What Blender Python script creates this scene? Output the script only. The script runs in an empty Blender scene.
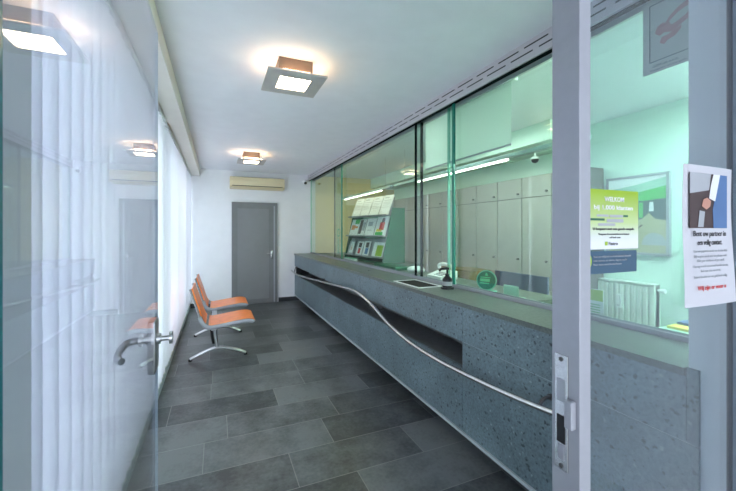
import bpy, bmesh, math, random
from mathutils import Vector, Matrix
random.seed(7)
sc = bpy.context.scene
col = sc.collection
PI = math.pi

# ---------------------------------------------------------------- materials
def nodes(name):
    m = bpy.data.materials.new(name); m.use_nodes = True
    nt = m.node_tree
    for n in list(nt.nodes): nt.nodes.remove(n)
    out = nt.nodes.new('ShaderNodeOutputMaterial')
    return m, nt, out
def N(nt, t, **k):
    n = nt.nodes.new(t)
    for a, b in k.items(): setattr(n, a, b)
    return n
def L(nt, a, b): nt.links.new(a, b)

def mat(name, c, rough=.5, metal=0., var=.06, scale=6., bump=0., spec=.5, coat=0.):
    """painted / plain surface with faint procedural unevenness"""
    m, nt, out = nodes(name)
    p = N(nt, 'ShaderNodeBsdfPrincipled')
    tc = N(nt, 'ShaderNodeTexCoord')
    nz = N(nt, 'ShaderNodeTexNoise'); nz.inputs['Scale'].default_value = scale; nz.inputs['Detail'].default_value = 4
    L(nt, tc.outputs['Object'], nz.inputs['Vector'])
    r = N(nt, 'ShaderNodeValToRGB')
    r.color_ramp.elements[0].position = .3; r.color_ramp.elements[1].position = .7
    r.color_ramp.elements[0].color = (*[x*(1-var) for x in c], 1)
    r.color_ramp.elements[1].color = (*[min(1, x*(1+var)) for x in c], 1)
    L(nt, nz.outputs['Fac'], r.inputs['Fac']); L(nt, r.outputs['Color'], p.inputs['Base Color'])
    p.inputs['Roughness'].default_value = rough; p.inputs['Metallic'].default_value = metal
    p.inputs['Specular IOR Level'].default_value = spec; p.inputs['Coat Weight'].default_value = coat
    if bump:
        b = N(nt, 'ShaderNodeBump'); b.inputs['Strength'].default_value = bump; b.inputs['Distance'].default_value = .002
        L(nt, nz.outputs['Fac'], b.inputs['Height']); L(nt, b.outputs['Normal'], p.inputs['Normal'])
    L(nt, p.outputs['BSDF'], out.inputs['Surface'])
    return m

def emit(name, c, s):
    m, nt, out = nodes(name)
    e = N(nt, 'ShaderNodeEmission'); e.inputs['Color'].default_value = (*c, 1); e.inputs['Strength'].default_value = s
    L(nt, e.outputs['Emission'], out.inputs['Surface'])
    return m

def glass(name, tint, f0=.04, rough=0.0):
    """thin architectural glass: tinted see-through plus a symmetric Schlick reflection"""
    m, nt, out = nodes(name)
    tr = N(nt, 'ShaderNodeBsdfTransparent'); tr.inputs['Color'].default_value = (*tint, 1)
    gl = N(nt, 'ShaderNodeBsdfGlossy'); gl.inputs['Roughness'].default_value = rough
    lw = N(nt, 'ShaderNodeLayerWeight'); lw.inputs['Blend'].default_value = .5
    pw = N(nt, 'ShaderNodeMath', operation='POWER'); pw.inputs[1].default_value = 5
    ma = N(nt, 'ShaderNodeMath', operation='MULTIPLY_ADD'); ma.inputs[1].default_value = 1-f0; ma.inputs[2].default_value = f0
    L(nt, lw.outputs['Facing'], pw.inputs[0]); L(nt, pw.outputs[0], ma.inputs[0])
    mx = N(nt, 'ShaderNodeMixShader')
    L(nt, ma.outputs[0], mx.inputs[0]); L(nt, tr.outputs[0], mx.inputs[1]); L(nt, gl.outputs[0], mx.inputs[2])
    L(nt, mx.outputs[0], out.inputs['Surface'])
    return m

def fabric(name, c, trans=.5):
    m, nt, out = nodes(name)
    d = N(nt, 'ShaderNodeBsdfDiffuse'); t = N(nt, 'ShaderNodeBsdfTranslucent')
    tc = N(nt, 'ShaderNodeTexCoord'); nz = N(nt, 'ShaderNodeTexNoise'); nz.inputs['Scale'].default_value = 180
    L(nt, tc.outputs['Object'], nz.inputs['Vector'])
    r = N(nt, 'ShaderNodeValToRGB')
    r.color_ramp.elements[0].color = (*[x*.96 for x in c], 1); r.color_ramp.elements[1].color = (*c, 1)
    L(nt, nz.outputs['Fac'], r.inputs['Fac'])
    L(nt, r.outputs['Color'], d.inputs['Color']); L(nt, r.outputs['Color'], t.inputs['Color'])
    mx = N(nt, 'ShaderNodeMixShader'); mx.inputs[0].default_value = trans
    L(nt, d.outputs[0], mx.inputs[1]); L(nt, t.outputs[0], mx.inputs[2]); L(nt, mx.outputs[0], out.inputs['Surface'])
    return m

def stone(name, base, dark, pale, rough, tint_noise=3.):
    m, nt, out = nodes(name)
    p = N(nt, 'ShaderNodeBsdfPrincipled'); tc = N(nt, 'ShaderNodeTexCoord')
    geo = N(nt, 'ShaderNodeNewGeometry')
    def ramp(a, b, ca, cb):
        r = N(nt, 'ShaderNodeValToRGB'); e = r.color_ramp.elements
        e[0].position = a; e[1].position = b; e[0].color = (*ca, 1); e[1].color = (*cb, 1); return r
    big = N(nt, 'ShaderNodeTexNoise'); big.inputs['Scale'].default_value = tint_noise; big.inputs['Detail'].default_value = 6
    fine = N(nt, 'ShaderNodeTexNoise'); fine.inputs['Scale'].default_value = 70; fine.inputs['Detail'].default_value = 3
    L(nt, geo.outputs['Position'], big.inputs['Vector']); L(nt, geo.outputs['Position'], fine.inputs['Vector'])
    rb = ramp(.3, .72, tuple(x*.78 for x in base), tuple(x*1.2 for x in base)); L(nt, big.outputs['Fac'], rb.inputs['Fac'])
    rf = ramp(.35, .65, (.8, .8, .8), (1.15, 1.15, 1.15)); L(nt, fine.outputs['Fac'], rf.inputs['Fac'])
    mu = N(nt, 'ShaderNodeMix', data_type='RGBA', blend_type='MULTIPLY'); mu.inputs[0].default_value = 1
    L(nt, rb.outputs['Color'], mu.inputs[6]); L(nt, rf.outputs['Color'], mu.inputs[7])
    # dark pores, two sizes, with irregular outlines
    cur = mu.outputs[2]
    for sc_, th, cc in ((26, .17, dark), (60, .19, dark), (17, .085, pale)):
        wob = N(nt, 'ShaderNodeTexNoise'); wob.inputs['Scale'].default_value = sc_*1.4
        L(nt, geo.outputs['Position'], wob.inputs['Vector'])
        va = N(nt, 'ShaderNodeVectorMath', operation='MULTIPLY_ADD'); va.inputs[1].default_value = (.03, .03, .03)
        L(nt, wob.outputs['Color'], va.inputs[0]); L(nt, geo.outputs['Position'], va.inputs[2])
        vo = N(nt, 'ShaderNodeTexVoronoi'); vo.inputs['Scale'].default_value = sc_
        L(nt, va.outputs[0], vo.inputs['Vector'])
        # only some of the cells carry a pore
        sep = N(nt, 'ShaderNodeSeparateColor'); L(nt, vo.outputs['Color'], sep.inputs[0])
        gt = N(nt, 'ShaderNodeMath', operation='GREATER_THAN'); gt.inputs[1].default_value = .45 if cc is dark else .72
        L(nt, sep.outputs[0], gt.inputs[0])
        rv = ramp(th, th*1.5, (1, 1, 1), (0, 0, 0)); L(nt, vo.outputs['Distance'], rv.inputs['Fac'])
        mm = N(nt, 'ShaderNodeMath', operation='MULTIPLY'); L(nt, rv.outputs['Color'], mm.inputs[0]); L(nt, gt.outputs[0], mm.inputs[1])
        m2 = N(nt, 'ShaderNodeMath', operation='MULTIPLY'); m2.inputs[1].default_value = .75; L(nt, mm.outputs[0], m2.inputs[0])
        mx = N(nt, 'ShaderNodeMix', data_type='RGBA'); L(nt, m2.outputs[0], mx.inputs[0]); L(nt, cur, mx.inputs[6])
        mx.inputs[7].default_value = (*cc, 1); cur = mx.outputs[2]
    L(nt, cur, p.inputs['Base Color'])
    rr = N(nt, 'ShaderNodeMapRange'); rr.inputs['To Min'].default_value = rough*.8; rr.inputs['To Max'].default_value = rough*1.2
    L(nt, big.outputs['Fac'], rr.inputs['Value']); L(nt, rr.outputs[0], p.inputs['Roughness'])
    L(nt, p.outputs[0], out.inputs['Surface'])
    return m

def slate_floor():
    m, nt, out = nodes('slate_tiles')
    p = N(nt, 'ShaderNodeBsdfPrincipled'); geo = N(nt, 'ShaderNodeNewGeometry')
    sep = N(nt, 'ShaderNodeSeparateXYZ'); L(nt, geo.outputs['Position'], sep.inputs[0])
    def M(op, a, b=None, c=None):
        n = N(nt, 'ShaderNodeMath', operation=op)
        for i, v in enumerate((a, b, c)):
            if v is None: continue
            if isinstance(v, (int, float)): n.inputs[i].default_value = v
            else: L(nt, v, n.inputs[i])
        return n.outputs[0]
    TW, TL = .3642, .891
    ry = M('DIVIDE', M('SUBTRACT', sep.outputs['Y'], 1.803-.3642*20), TW)     # row 20 is the first one the photo shows
    row = M('FLOOR', ry)
    sub = M('DIVIDE', M('MODULO', row, 6.), 6.)
    rp = N(nt, 'ShaderNodeValToRGB'); rp.color_ramp.interpolation = 'CONSTANT'
    # row 20 % 6 = 2 : offsets (metres) of the running joints
    offs = {2: .848, 3: .467, 4: .804, 5: .076, 0: .515, 1: .837}
    els = rp.color_ramp.elements
    while len(els) < 6: els.new(.5)
    for i in range(6):
        els[i].position = max(0, i/6-.01); v = offs[i]/TL; els[i].color = (v, v, v, 1)
    L(nt, sub, rp.inputs['Fac'])
    rx = M('SUBTRACT', M('DIVIDE', sep.outputs['X'], TL), rp.outputs['Color'])
    cx = M('FLOOR', rx)
    fx = M('MULTIPLY', M('FRACT', rx), TL); fy = M('MULTIPLY', M('FRACT', ry), TW)
    dx = M('MINIMUM', fx, M('SUBTRACT', TL, fx)); dy = M('MINIMUM', fy, M('SUBTRACT', TW, fy))
    d = M('MINIMUM', dx, dy)
    joint = N(nt, 'ShaderNodeMapRange'); joint.inputs['From Min'].default_value = .0018; joint.inputs['From Max'].default_value = .0034
    joint.inputs['To Min'].default_value = 1; joint.inputs['To Max'].default_value = 0
    L(nt, d, joint.inputs['Value'])
    cv = N(nt, 'ShaderNodeCombineXYZ'); L(nt, cx, cv.inputs[0]); L(nt, row, cv.inputs[1])
    wn = N(nt, 'ShaderNodeTexWhiteNoise'); L(nt, cv.outputs[0], wn.inputs['Vector'])
    n1 = N(nt, 'ShaderNodeTexNoise'); n1.inputs['Scale'].default_value = 4.5; n1.inputs['Detail'].default_value = 8; n1.inputs['Roughness'].default_value = .65
    L(nt, geo.outputs['Position'], n1.inputs['Vector'])
    n2 = N(nt, 'ShaderNodeTexNoise'); n2.inputs['Scale'].default_value = 40; n2.inputs['Detail'].default_value = 4
    L(nt, geo.outputs['Position'], n2.inputs['Vector'])
    a = M('ADD', M('MULTIPLY', wn.outputs['Value'], .35), M('ADD', M('MULTIPLY', n1.outputs['Fac'], .95), M('MULTIPLY', n2.outputs['Fac'], .35)))
    r = N(nt, 'ShaderNodeValToRGB'); e = r.color_ramp.elements
    e[0].position = .60; e[1].position = 1.12; e[0].color = (.034, .040, .043, 1); e[1].color = (.14, .153, .156, 1)
    L(nt, a, r.inputs['Fac'])
    mx = N(nt, 'ShaderNodeMix', data_type='RGBA'); L(nt, M('MULTIPLY', joint.outputs[0], .75), mx.inputs[0]); L(nt, r.outputs['Color'], mx.inputs[6])
    mx.inputs[7].default_value = (.24, .245, .235, 1)
    # small pale chips
    vo = N(nt, 'ShaderNodeTexVoronoi'); vo.inputs['Scale'].default_value = 9; L(nt, geo.outputs['Position'], vo.inputs['Vector'])
    rv = N(nt, 'ShaderNodeValToRGB'); rv.color_ramp.elements[0].position = .05; rv.color_ramp.elements[0].color = (.5, .5, .5, 1)
    rv.color_ramp.elements[1].position = .1; rv.color_ramp.elements[1].color = (0, 0, 0, 1); L(nt, vo.outputs['Distance'], rv.inputs['Fac'])
    m3 = N(nt, 'ShaderNodeMix', data_type='RGBA'); L(nt, rv.outputs['Color'], m3.inputs[0]); L(nt, mx.outputs[2], m3.inputs[6]); m3.inputs[7].default_value = (.14, .15, .15, 1)
    L(nt, m3.outputs[2], p.inputs['Base Color'])
    rr = N(nt, 'ShaderNodeMapRange'); rr.inputs['To Min'].default_value = .22; rr.inputs['To Max'].default_value = .48
    L(nt, n1.outputs['Fac'], rr.inputs['Value']); L(nt, rr.outputs[0], p.inputs['Roughness'])
    b = N(nt, 'ShaderNodeBump'); b.inputs['Strength'].default_value = .25; b.inputs['Distance'].default_value = .004
    h = M('SUBTRACT', M('MULTIPLY', n1.outputs['Fac'], .6), joint.outputs[0])
    L(nt, h, b.inputs['Height']); L(nt, b.outputs['Normal'], p.inputs['Normal'])
    L(nt, p.outputs[0], out.inputs['Surface'])
    return m

M = dict(
    wall=mat('white_wall_paint', (.80, .80, .82), .7, var=.02, bump=.05),
    ceil=mat('white_ceiling_paint', (.86, .865, .905), .75, var=.02),
    valance=mat('cream_bulkhead_paint', (.76, .72, .65), .6, var=.02),
    floor=slate_floor(),
    stone=stone('blue_grey_basalt', (.148, .205, .228), (.012, .018, .022), (.30, .37, .38), .42),
    stone_top=stone('honed_basalt_top', (.105, .128, .115), (.075, .095, .09), (.12, .145, .13), .30, 2.),
    recess=mat('stone_with_recess_shade', (.10, .107, .11), .45, var=.2, scale=20),  # deep shade inside the slot is put into this darker stone colour
    joint=mat('pale_joint_filler', (.40, .47, .50), .7),
    skirt=mat('dark_slate_skirting', (.03, .033, .036), .5, var=.2, scale=10),
    steel=mat('brushed_stainless', (.62, .62, .60), .24, 1., var=.08, scale=50),
    alu=mat('satin_aluminium', (.40, .41, .45), .42, .4, var=.03, scale=40),
    castalu=mat('cast_aluminium', (.55, .56, .57), .32, 1., var=.06, scale=25),
    seatframe=mat('grey_seat_frame', (.30, .31, .33), .4, .5),
    strip=mat('pale_base_strip', (.50, .55, .57), .4),
    rail=mat('grey_rail_lacquer', (.56, .54, .57), .45, .1, var=.04),
    black=mat('black_plastic', (.012, .012, .014), .35, var=.2),
    blackedge=mat('dark_edge_seal', (.004, .012, .010), .85, spec=.1),
    greenedge=mat('green_glass_edge', (.008, .20, .14), .3, var=.12, scale=3),
    paleedge=mat('pale_green_glass_edge', (.22, .55, .43), .2, var=.08, scale=3),
    iceedge=mat('ice_glass_edge', (.50, .60, .64), .2),
    tealedge=mat('teal_glass_edge', (.0, .13, .16), .3),
    glass=glass('screen_glass', (.90, .98, .945), .05),
    dglass=glass('door_glass', (.915, .925, .965), .065),
    sglass=glass('sidelight_glass', (.86, .93, .97), .08),
    wglass=glass('window_glass', (.94, .97, .97), .04),
    blind=fabric('blind_fabric', (.87, .865, .925), .25),
    blindrail=mat('blind_headrail', (.60, .62, .64), .4),
    bead=mat('weight_plastic', (.62, .66, .62), .5),
    frame=mat('grey_window_frame', (.32, .34, .37), .4),
    doorgrey=mat('grey_door_laminate', (.20, .205, .21), .42, var=.03),
    doorframe=mat('dark_grey_door_frame', (.16, .163, .168), .4),
    orange=mat('orange_laminate', (.95, .22, .02), .32, var=.12, scale=14, coat=.15),
    acbody=mat('cream_plastic', (.74, .63, .40), .38, var=.02),
    acdark=mat('dark_vent_slot', (.05, .045, .035), .6),
    lplate=mat('pewter_lacquer', (.58, .54, .50), .45, .1),
    lbox=mat('brown_lamp_box', (.22, .15, .11), .55),
    lglow=emit('warm_lamp_diffuser', (1, .80, .54), 7.),
    ltube=emit('warm_lamp_tube', (1, .66, .40), 5.5),
    tube=emit('fluorescent_tube', (1., .98, .86), 3.2),
    warm2=emit('staff_downlight_glow', (1, .84, .50), 8.),
    white=mat('white_plastic', (.78, .80, .80), .35),
    cab=mat('cream_cabinet_laminate', (.38, .375, .345), .45, var=.04),
    cabgap=mat('cabinet_carcass', (.13, .13, .11), .6),
    knob=mat('grey_knob', (.12, .12, .12), .35, .6),
    staffwall=mat('staff_wall_paint', (.66, .82, .73), .7, var=.02),
    cream=mat('wall_paint_with_warm_light', (.80, .64, .34), .7, var=.03),  # yellow of the warm lamp light is put into this wall colour
    carpet=mat('staff_carpet', (.09, .10, .11), .9, var=.2, scale=80),
    blue=mat('blue_grey_panel', (.10, .14, .22), .5),
    wood=mat('pale_oak', (.26, .21, .115), .5, var=.25, scale=12),
    green=mat('dark_green_board', (.012, .12, .06), .4),
    teal=mat('pale_teal_board', (.36, .60, .48), .4),
    shelfgrey=mat('grey_shelf_metal', (.32, .33, .34), .4, .4),
    paper=mat('white_paper', (.80, .81, .83), .6, var=.02),
    npaper=mat('matt_notice_paper', (.58, .58, .62), .7, var=.02),
    pgrey=mat('grey_print', (.40, .42, .45), .6),
    ink=mat('black_print', (.03, .03, .035), .6),
    pred=mat('red_print', (.65, .05, .05), .6),
    pgreen=mat('green_print', (.06, .45, .10), .6),
    plime=mat('lime_print', (.36, .52, .045), .5),
    porange=mat('orange_print', (.75, .25, .08), .6),
    pyellow=mat('yellow_print', (.80, .62, .12), .6),
    pnavy=mat('navy_print', (.035, .09, .15), .4),
    pblue=mat('blue_print', (.08, .17, .36), .5),
    pbrown=mat('dark_brown_print', (.055, .03, .03), .5),
    pskin=mat('skin_print', (.55, .27, .20), .5),
    psand=mat('sand_print', (.45, .42, .26), .5),
    film=mat('grey_green_film', (.42, .50, .47), .5),
    filmink=mat('dark_film_ink', (.05, .11, .11), .5),
    filmred=mat('faded_red_ink', (.36, .19, .19), .5),
    radiator=mat('radiator_enamel', (.70, .76, .70), .3),
    disc=mat('teal_disc_plastic', (.0, .17, .12), .35),
    disclight=mat('bright_green_print', (.10, .55, .30), .4),
    acrylic=glass('clear_acrylic', (.86, .95, .91), .06),
    ground=mat('pavement', (.60, .60, .58), .9, var=.2),
    tray=mat('tray_well', (.02, .018, .017), .7, spec=.15),
)
def lime_gradient():
    m, nt, out = nodes('lime_to_white_print')
    p = N(nt, 'ShaderNodeBsdfPrincipled'); p.inputs['Roughness'].default_value = .5
    tc = N(nt, 'ShaderNodeTexCoord'); s = N(nt, 'ShaderNodeSeparateXYZ'); L(nt, tc.outputs['Generated'], s.inputs[0])
    r = N(nt, 'ShaderNodeValToRGB'); e = r.color_ramp.elements
    e[0].position = .12; e[0].color = (.74, .76, .82, 1); e[1].position = .95; e[1].color = (.30, .46, .02, 1)
    k = e.new(.45); k.color = (.50, .63, .28, 1)
    L(nt, s.outputs['Z'], r.inputs['Fac']); L(nt, r.outputs['Color'], p.inputs['Base Color']); L(nt, p.outputs[0], out.inputs['Surface'])
    return m
M['limegrad'] = lime_gradient()

# ---------------------------------------------------------------- mesh helpers
class MB:
    """collects shapes (world metres) and links them as ONE object"""
    def __init__(s): s.bm = bmesh.new()
    def box(s, x0, x1, y0, y1, z0, z1, bev=0., mtx=None):
        r = bmesh.ops.create_cube(s.bm, size=1)
        vs = r['verts']
        bmesh.ops.scale(s.bm, vec=(x1-x0, y1-y0, z1-z0), verts=vs)
        bmesh.ops.translate(s.bm, vec=((x0+x1)/2, (y0+y1)/2, (z0+z1)/2), verts=vs)
        if bev:
            es = list({e for v in vs for e in v.link_edges})
            rb = bmesh.ops.bevel(s.bm, geom=es, offset=bev, segments=2, affect='EDGES', profile=.5)
            vs = list({v for f in rb['faces'] for v in f.verts} | {v for v in vs if v.is_valid})
        if mtx: bmesh.ops.transform(s.bm, matrix=mtx, verts=[v for v in vs if v.is_valid])
        return s
    def cyl(s, p, q, r, r2=None, seg=20):
        p, q = Vector(p), Vector(q); d = q-p
        m = Matrix.Translation((p+q)/2) @ d.to_track_quat('Z', 'Y').to_matrix().to_4x4()
        bmesh.ops.create_cone(s.bm, cap_ends=True, segments=seg, radius1=r, radius2=r if r2 is None else r2, depth=d.length, matrix=m)
        return s
    def sphere(s, c, r, sc_=(1, 1, 1)):
        m = Matrix.Translation(c) @ Matrix.Diagonal((*sc_, 1))
        bmesh.ops.create_uvsphere(s.bm, u_segments=20, v_segments=12, radius=r, matrix=m); return s
    def tube(s, pts, r, seg=12, flat=None):
        pts = [Vector(p) for p in pts]; rings = []
        for i, p in enumerate(pts):
            t = (pts[min(i+1, len(pts)-1)]-pts[max(i-1, 0)]).normalized()
            up = Vector((0, 0, 1)) if abs(t.z) < .95 else Vector((0, 1, 0))
            a = t.cross(up).normalized(); b = a.cross(t).normalized()
            ra, rb = (r, r) if flat is None else flat
            if callable(r): ra = rb = r(i/(len(pts)-1))
            rings.append([s.bm.verts.new(p+a*math.cos(k*2*PI/seg)*ra+b*math.sin(k*2*PI/seg)*rb) for k in range(seg)])
        for A, B in zip(rings, rings[1:]):
            for k in range(seg): s.bm.faces.new((A[k], A[(k+1) % seg], B[(k+1) % seg], B[k]))
        s.bm.faces.new(rings[0][::-1]); s.bm.faces.new(rings[-1]); return s
    def prism(s, poly, axis, a, b):
        """poly in the two other axes, extruded from a to b along axis"""
        def P(u, v, w): return {'x': (w, u, v), 'y': (u, w, v), 'z': (u, v, w)}[axis]
        A = [s.bm.verts.new(P(u, v, a)) for u, v in poly]; B = [s.bm.verts.new(P(u, v, b)) for u, v in poly]
        n = len(poly)
        s.bm.faces.new(A[::-1]); s.bm.faces.new(B)
        for k in range(n): s.bm.faces.new((A[k], A[(k+1) % n], B[(k+1) % n], B[k]))
        return s
    def quad(s, *pts):
        s.bm.faces.new([s.bm.verts.new(p) for p in pts]); return s
    def build(s, name, m, parent=None, smooth=False, mtx=None, closed=True):
        bm = s.bm
        if mtx: bm.transform(mtx)
        if closed: bmesh.ops.recalc_face_normals(bm, faces=bm.faces[:])
        me = bpy.data.meshes.new(name); 
        if parent is None:
            xs = [v.co.x for v in bm.verts]; ys = [v.co.y for v in bm.verts]; zs = [v.co.z for v in bm.verts]
            o0 = Vector(((min(xs)+max(xs))/2, (min(ys)+max(ys))/2, min(zs)))
        else: o0 = wloc(parent)
        bmesh.ops.translate(bm, vec=-o0, verts=bm.verts[:])
        bm.to_mesh(me); bm.free()
        me.materials.append(m)
        if smooth:
            for p in me.polygons: p.use_smooth = True
            try: me.set_sharp_from_angle(angle=math.radians(38))
            except Exception: pass
        o = bpy.data.objects.new(name, me); col.objects.link(o)
        if parent is None: o.location = o0
        else: o.parent = parent
        return o
def wloc(o):
    v = Vector((0, 0, 0))
    while o: v += o.location; o = o.parent
    return v
def tag(o, label, cat=None, group=None, kind=None):
    o['label'] = label
    if cat: o['category'] = cat
    if group: o['group'] = group
    if kind: o['kind'] = kind
    return o
def thing(name, loc, label, cat, group=None):
    o = bpy.data.objects.new(name, None); col.objects.link(o); o.location = loc; o.empty_display_size = .05
    return tag(o, label, cat, group)
def structure(o, label=None):
    o['kind'] = 'structure'
    if label: o['label'] = label
    return o
def copy_tree(o, parent=None):
    c = o.copy(); col.objects.link(c)
    if parent: c.parent = parent
    for ch in [x for x in bpy.data.objects if x.parent == o]: copy_tree(ch, c)
    return c
def B(*a, **k): return MB().box(*a, **k)
def spline(pts, n=10):
    pts = [Vector(p) for p in pts]; out = []
    for i in range(len(pts)-1):
        p0, p1, p2, p3 = pts[max(i-1, 0)], pts[i], pts[i+1], pts[min(i+2, len(pts)-1)]
        for k in range(n):
            t = k/n
            out.append(.5*((2*p1)+(-p0+p2)*t+(2*p0-5*p1+4*p2-p3)*t*t+(-p0+3*p1-3*p2+p3)*t**3))
    out.append(pts[-1]); return out
def text(body, size, name, m, parent, origin, right, up, align='CENTER', bold=0., width=None):
    """lettering as a thin mesh: origin = middle of the baseline, right/up = directions of the sheet"""
    cu = bpy.data.curves.new(name, 'FONT'); cu.body = body; cu.size = size; cu.align_x = align; cu.extrude = .0004; cu.offset = bold
    cu.resolution_u = 3
    tmp = bpy.data.objects.new(name+'_tmp', cu); col.objects.link(tmp)
    bpy.context.view_layer.update()
    me = bpy.data.meshes.new_from_object(tmp.evaluated_get(bpy.context.evaluated_depsgraph_get()))
    bpy.data.objects.remove(tmp); bpy.data.curves.remove(cu)
    r = Vector(right).normalized(); u = Vector(up).normalized(); n = r.cross(u)
    if width:
        xs = [v.co.x for v in me.vertices]; w = (max(xs)-min(xs)) or 1
        me.transform(Matrix.Diagonal((width/w, 1, 1, 1)))
    mt = Matrix(((r.x, u.x, n.x, origin[0]), (r.y, u.y, n.y, origin[1]), (r.z, u.z, n.z, origin[2]), (0, 0, 0, 1)))
    me.transform(Matrix.Translation(-wloc(parent)) @ mt)
    me.materials.clear(); me.materials.append(m)
    o = bpy.data.objects.new(name, me); col.objects.link(o); o.parent = parent
    return o

# ---------------------------------------------------------------- key sizes (metres; camera foot at the origin, corridor runs along +Y)
H = 2.73           # ceiling
YE = 8.04          # end wall
XC = 1.62          # counter front
XG = 2.0           # glass screen
CT = .937          # counter top
F = -.126          # waiting room floor (the staff side stands on a raised floor at 0)
YF = .545          # plane of the entrance front

# ---------------------------------------------------------------- setting
structure(B(-.62, 2.02, .40, YE+.15, F-.12, F).build('floor', M['floor']), 'dark slate tile floor')
structure(B(2.02, 4.4, .40, YE+.15, F-.12, 0).build('floor_staff', M['carpet']), 'raised staff floor')
structure(B(-8, 12, -8, .40, F-.14, F-.01).build('floor_outside', M['ground']), 'pavement before the entrance')
structure(B(-.80, 4.4, .40, YE+.15, H, H+.12).build('ceiling', M['ceil']), 'flat white ceiling')
structure(B(-.80, 2.1, YE, YE+.15, F, H).build('wall_end', M['wall']), 'white end wall')
structure(B(2.1, 4.4, YE, YE+.15, F, H).build('wall_staff_end', M['cream']), 'end wall of the staff room with warm light put into its colour')
structure(B(4.15, 4.4, .40, YE, 0, H).build('wall_staff_back', M['staffwall']), 'pale green back wall of the staff room')
structure(B(1.90, 4.15, .40, .60, 0, H).build('wall_staff_front', M['staffwall']), 'front wall of the staff room')
# bulkhead in the staff room above the cabinets
structure(B(3.5, 4.15, 2.9, YE, 2.50, H).build('trim_5', M['staffwall']), 'white bulkhead above the cabinets')
# left wall: sill wall, piers, lintel
WY = [(1.30, 4.02), (4.26, 6.92), (7.10, 7.90)]
wl = MB()
wl.box(-.80, -.62, .40, YE, F, .10); wl.box(-.80, -.62, .40, YE, 2.48, H)
for a, b in ((.40, 1.30), (4.02, 4.26), (6.92, 7.10), (7.90, YE)): wl.box(-.80, -.62, a, b, .10, 2.48)
structure(wl.build('wall_left', M['wall']), 'window wall on the left')
structure(B(-.62, -.455, .58, 1.22, F, H).build('wall_left_pier', M['wall']), 'plain wall beside the entrance door')
structure(B(-.62, -.32, .58, YE, 2.58, H).build('trim_1', M['valance']), 'cream bulkhead above the blinds')
structure(B(-.62, -.505, 1.22, YE, F, .012, bev=.004).build('trim_2', M['joint']), 'low stone sill under the blinds')
for i, (a, b) in enumerate(WY):
    w = structure(B(-.735, -.725, a+.05, b-.05, .15, 2.43).build('window_%d' % (i+1), M['wglass']))
    f = MB(); f.box(-.76, -.70, a, a+.05, .10, 2.48); f.box(-.76, -.70, b-.05, b, .10, 2.48)
    f.box(-.76, -.70, a+.05, b-.05, .10, .15); f.box(-.76, -.70, a+.05, b-.05, 2.43, 2.48)
    if b-a > 1.5: f.box(-.76, -.70, (a+b)/2-.03, (a+b)/2+.03, .15, 2.43)
    f.build('window_frame', M['frame'], w)
# baseboards
structure(B(-.50, .26, YE-.012, YE, F, F+.095).build('baseboard_left', M['skirt']))
structure(B(1.262, 1.75, YE-.012, YE, F, F+.095).build('baseboard_right', M['skirt']))
# entrance front: left jamb wall, lintel, right jamb wall
structure(B(-.80, -.30, .40, .58, F, H).build('wall_front_left', M['wall']))
structure(B(-.30, 1.53, .47, .58, 2.32, H).build('wall_front_top', M['wall']))
structure(B(1.53, 1.90, .40, .58, F, H).build('wall_front_right', M['wall']))
structure(B(1.632, 2.07, .585, .752, F, H).build('trim_3', M['wall']), 'white pillar at the near end of the counter')

# unseen porch added behind the camera to cut daylight on the nearest surfaces
structure(B(-.80, 4.4, -4.6, .40, 2.60, 2.85).build('ceiling_daylight_block', M['ceil']), 'added unseen porch roof that cuts daylight')
structure(B(2.3, 2.5, -4.6, .40, F-.01, 2.60).build('wall_daylight_block_right', M['wall']), 'added unseen porch side wall that cuts daylight')
structure(B(-1.6, -1.4, -4.6, .40, F-.01, 2.60).build('wall_daylight_block_left', M['wall']), 'added unseen porch side wall that cuts daylight')
structure(B(-1.6, -.80, -4.6, .40, 2.60, 2.85).build('ceiling_daylight_block_left', M['ceil']), 'added unseen porch roof that cuts daylight')
structure(B(-1.6, -.80, .40, .58, F-.01, 2.85).build('wall_daylight_block_end', M['wall']), 'added unseen porch end wall that cuts daylight')

# ---- end door
d = structure(B(.335, 1.175, YE-.040, YE-.004, F+.008, 2.02).build('door_2', M['doorgrey']), 'grey flush door in the end wall')
f = MB(); f.box(.285, .335, YE-.055, YE, F, 2.065); f.box(1.175, 1.23, YE-.055, YE, F, 2.065); f.box(.335, 1.175, YE-.055, YE, 2.02, 2.065)
f.build('door_frame', M['doorframe'], d)
MB().box(1.045, 1.175, YE-.052, YE-.040, F+.008, 2.02).box(.335, .40, YE-.052, YE-.040, F+.008, 2.02).box(.40, 1.045, YE-.052, YE-.040, 1.93, 2.02).box(.40, 1.045, YE-.052, YE-.040, F+.008, F+.11).build('door_border', M['doorframe'], d)
h = MB(); h.box(1.085, 1.125, YE-.062, YE-.052, .84, 1.02, bev=.004); h.cyl((1.105, YE-.062, .95), (1.105, YE-.105, .95), .010)
h.cyl((1.112, YE-.10, .95), (1.0, YE-.10, .95), .010)
tag(h.build('door_handle', M['steel'], d, smooth=True), 'steel lever handle')
MB().box(1.150, 1.172, YE-.058, YE-.052, F+.02, 2.0).build('edge_strip', M['alu'], d)

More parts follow.
